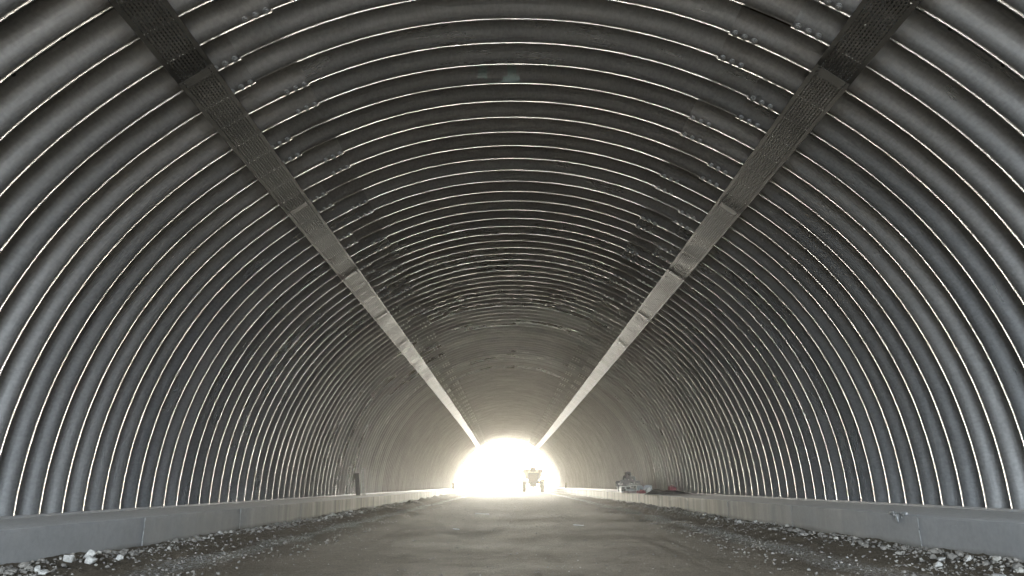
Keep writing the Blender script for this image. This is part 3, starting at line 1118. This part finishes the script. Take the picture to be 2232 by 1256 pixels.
o = sheet("plastic_sheet", 0.62, 0.35, 0.10, 3, M['white'], (4.14, 26.0, footz(26) + 0.05), 0.1)
tag(o, "crumpled white plastic sheet between the bracket heap and the pale fittings", "plastic sheet")
o = sheet("tarpaulin", 1.15, 0.70, 0.13, 8, M['tarp'], (4.10, 20.6, footz(20)), -0.15)
tag(o, "crumpled black tarpaulin spread on the right footing", "tarpaulin")
o = sheet("red_cloth", 0.30, 0.22, 0.10, 14, M['red'], (3.80, 22.6, footz(22)), 0.3)
tag(o, "dark red cloth lying left of the black tarpaulin", "cloth")
m = MB()
m.box(-0.055, 0.055, -0.03, 0.03, 0, 0.16, 0.012, seg=2)
m.cyl((0.02, 0, 0.155), (0.02, 0, 0.19), 0.015, n=10)
o = m.build("bottle", M['white'], None, True, loc=(3.86, 22.0, footz(22)), rot=(0, 0.12, 0.3))
tag(o, "white plastic bottle beside the dark red cloth", "bottle")
m = MB()
m.box(-0.10, 0.10, -0.06, 0.06, 0, 0.13, 0.02, seg=2)
can = m.build("canister", M['red'], None, True, loc=(4.42, 21.4, footz(21) + 0.06), rot=(0, R(12), 0.4))
tag(can, "dark red canister lying behind the black tarpaulin", "canister")
m = MB()
m.tube([(-0.05, 0, 0.125), (-0.045, 0, 0.165), (0.045, 0, 0.165), (0.05, 0, 0.125)], 0.01, 8)
m.build("handle", M['red'], can, True)
m = MB()
m.cyl((0.075, 0, 0.12), (0.075, 0, 0.15), 0.018, n=10)
m.build("cap", M['tarp'], can, True)

# offcuts on the drive
for (lx, xx, yy, rz, lab, nm) in ((0.30, -0.66, 16.2, 0.1, "thin pale strip of wood lying flat on the mud left of centre", "wood_strip"),
                                 (0.17, 0.97, 11.6, 0.35, "short pale wood splinter on the mud right of centre", "wood_strip"),
                                 (0.10, -0.80, 10.8, -0.5, "small white paper scrap on the mud left of centre", "paper_scrap")):
    m = MB()
    m.box(-lx / 2, lx / 2, -0.009, 0.009, 0, 0.007, 0.002)
    o = m.build(nm, M['white'], None, loc=(xx, yy, ground_z(xx, yy) + 0.012), rot=(0, R(4), rz))
    tag(o, lab, "wood strip" if nm == "wood_strip" else "paper")

# ------------------------------------------------------------------ rocks
rock_me = {}


def angular(seed):
    rg = random.Random(seed)
    bm = bmesh.new()
    for q in range(16):
        v = Vector((rg.gauss(0, 1), rg.gauss(0, 1), rg.gauss(0, 1))).normalized() * rg.uniform(0.75, 1.08)
        v.z *= 0.8
        bm.verts.new(v)
    r_ = bmesh.ops.convex_hull(bm, input=bm.verts[:])
    dead = list({g for g in r_['geom_interior'] + r_['geom_unused'] if isinstance(g, bmesh.types.BMVert) and g.is_valid})
    if dead: bmesh.ops.delete(bm, geom=dead, context='VERTS')
    bmesh.ops.bevel(bm, geom=bm.edges[:], offset=0.07, segments=2, affect='EDGES', profile=0.5)
    for f_ in bm.faces: f_.smooth = True
    for e_ in bm.edges:
        if len(e_.link_faces) == 2 and e_.calc_face_angle(0) > R(24): e_.smooth = False
    me_ = bpy.data.meshes.new("rock")
    bm.to_mesh(me_); bm.free()
    return me_


for kind in ('rock_pale', 'rock_dark'):
    for s in range(5):
        me_ = angular(s + (0 if kind == 'rock_pale' else 20))
        me_.materials.append(M[kind])
        rock_me[kind, s] = me_


def rock(x, y, s, kind, v, label=None, group=None, sink=0.25, rot=None, lift=0.0):
    o = bpy.data.objects.new("rock", rock_me[kind, v])
    C.objects.link(o)
    rng = random.Random(int(x * 1000) + int(y * 777))
    s = s * 0.86
    o.scale = (s * (0.85 + 0.4 * rng.random()), s * (0.8 + 0.4 * rng.random()), s * (0.7 + 0.35 * rng.random()))
    o.location = (x, y, ground_z(x, y) + s * 0.62 * (1 - sink) + lift)
    o.rotation_euler = rot or (rng.random() * 0.5, rng.random() * 0.5, rng.random() * 6.28)
    tag(o, label, "rock", group)
    return o


GR = "big pale rocks at the foot of the left footing"
rock(-3.52, 6.50, 0.072, 'rock_pale', 1, "largest blocky white rock, upright in the heap by the left footing", GR)
rock(-3.53, 6.22, 0.070, 'rock_pale', 2, "long low white rock at the middle of the heap by the left footing", GR)
rock(-3.40, 6.30, 0.060, 'rock_pale', 3, "rounded white rock lying in front of the upright one by the left footing", GR)
rock(-3.38, 6.72, 0.048, 'rock_pale', 4, "white cobble at the far end of the heap by the left footing", GR)
rock(-3.36, 5.62, 0.050, 'rock_pale', 0, "squarish pale rock nearest the camera in the heap by the left footing", GR)
rock(-3.47, 5.72, 0.042, 'rock_pale', 4, "small pale rock tucked behind the squarish one by the left footing", GR)
rock(-3.55, 5.45, 0.036, 'rock_dark', 1, "dark grey rock against the left footing near the squarish pale rock", GR)
GR2 = "loose pale rocks along the right footing"
rock(3.42, 6.28, 0.045, 'rock_pale', 0, "pale rock standing tallest against the right footing", GR2)
rock(3.30, 6.12, 0.050, 'rock_pale', 3, "flat pale rock just in front of the tallest one by the right footing", GR2)
rock(3.18, 5.18, 0.060, 'rock_pale', 2, "pale slab-like rock at the right edge of the picture", GR2)
rock(3.46, 11.9, 0.060, 'rock_pale', 1, "white rock by the right footing halfway in", GR2)
rock(3.40, 13.0, 0.045, 'rock_pale', 4, "small white rock just past the halfway one by the right footing", GR2)

rng = random.Random(11)
GA, GB = "small stones along the foot of the left footing", "small stones along the foot of the right footing"
for i in range(110):
    sx = -1 if i < 62 else 1
    y = 4.6 + 22.0 * rng.random() ** 1.7
    if sx < 0 and rng.random() < 0.35: y = 13.6 + 3.6 * rng.random()
    x = sx * (KX - 0.06 - abs(rng.gauss(0, 0.16)))
    s = 0.014 + 0.030 * rng.random() ** 1.6 + (0.02 if 13.6 < y < 17.2 and sx < 0 else 0)
    kind = 'rock_pale' if rng.random() < 0.5 else 'rock_dark'
    side = "left" if sx < 0 else "right"
    rock(x, y, s, kind, rng.randrange(5), ("small %s stone among the rubble at the foot of the %s footing" % ("pale" if kind == 'rock_pale' else "dark", side)), (GA if sx < 0 else GB) + (", pale" if kind == 'rock_pale' else ", dark"))


def gravel(name, n, seed, mat, smin, smax, label, edge=False):
    rng = random.Random(seed)
    bm = bmesh.new()
    bmesh.ops.create_icosphere(bm, subdivisions=1, radius=1.0)
    tv = [v.co.copy() for v in bm.verts]
    tfc = [tuple(v.index for v in f.verts) for f in bm.faces]
    bm.free()
    V, F = [], []
    for i in range(n):
        y = 3.4 + 24 * rng.random() ** 1.9
        sx = -1 if rng.random() < 0.5 else 1
        q = rng.random()
        if q < 0.40: x = sx * (3.66 - abs(rng.gauss(0, 0.22)))
        elif q < 0.80: x = sx * rng.gauss(2.75, 0.45)
        else: x = rng.uniform(-2.2, 2.2)
        if edge: x = sx * (3.66 - abs(rng.gauss(0, 0.16)))
        if abs(x) > 3.67: continue
        if noise.noise(Vector((x * 1.1, y * 0.7, seed))) < -0.12 and rng.random() < 0.85: continue
        s = smin + (smax - smin) * rng.random() ** 3
        if abs(x) < 2.0: s *= 0.55
        rot = Matrix.Rotation(rng.random() * 6.28, 3, 'Z') @ Matrix.Rotation(rng.random() * 1.0, 3, 'X')
        sc = Vector((s * rng.uniform(0.7, 1.4), s * rng.uniform(0.7, 1.3), s * rng.uniform(0.45, 0.85)))
        c = Vector((x, y, ground_z(x, y) + s * 0.25))
        b = len(V)
        for t_ in tv:
            k = 1 + 0.28 * (rng.random() - 0.5)
            V.append(tuple(c + rot @ Vector((t_.x * sc.x * k, t_.y * sc.y * k, t_.z * sc.z * k))))
        F += [tuple(b + q_ for q_ in f) for f in tfc]
    me = bpy.data.meshes.new(name)
    me.from_pydata(V, [], F)
    o = link(name, me, mat)
    tag(o, label, "gravel", None, "stuff")


gravel("gravel", 8000, 5, M['rock_grit'], 0.003, 0.013, "pale crushed gravel strewn over both verges")
gravel("gravel", 15000, 9, M['rock_dark'], 0.003, 0.017, "dark muddy grit and clods over both verges")

gravel("rubble", 1700, 21, M['rock_dark'], 0.012, 0.040, "dark muddy rubble heaped along the feet of both footings", True)
gravel("rubble", 400, 23, M['rock_grit'], 0.010, 0.034, "grey stone rubble heaped along the feet of both footings", True)

# ------------------------------------------------------------------ dusty air
HAZE = True
if HAZE:
    hb = MB().box(-46, 46, -38, 205, -2.2, 9.0).build("haze", None)
    hm = bpy.data.materials.new("dusty_air")
    hm.use_nodes = True
    nt = hm.node_tree
    nt.nodes.clear()
    out = nt.nodes.new("ShaderNodeOutputMaterial")
    pv = nt.nodes.new("ShaderNodeVolumePrincipled")
    pv.inputs["Color"].default_value = (1.0, 0.95, 0.84, 1)
    pv.inputs["Density"].default_value = 0.0006
    pv.inputs["Anisotropy"].default_value = 0.85
    nt.links.new(pv.outputs[0], out.inputs["Volume"])
    hb.data.materials.append(hm)
    tag(hb, kind="stuff")
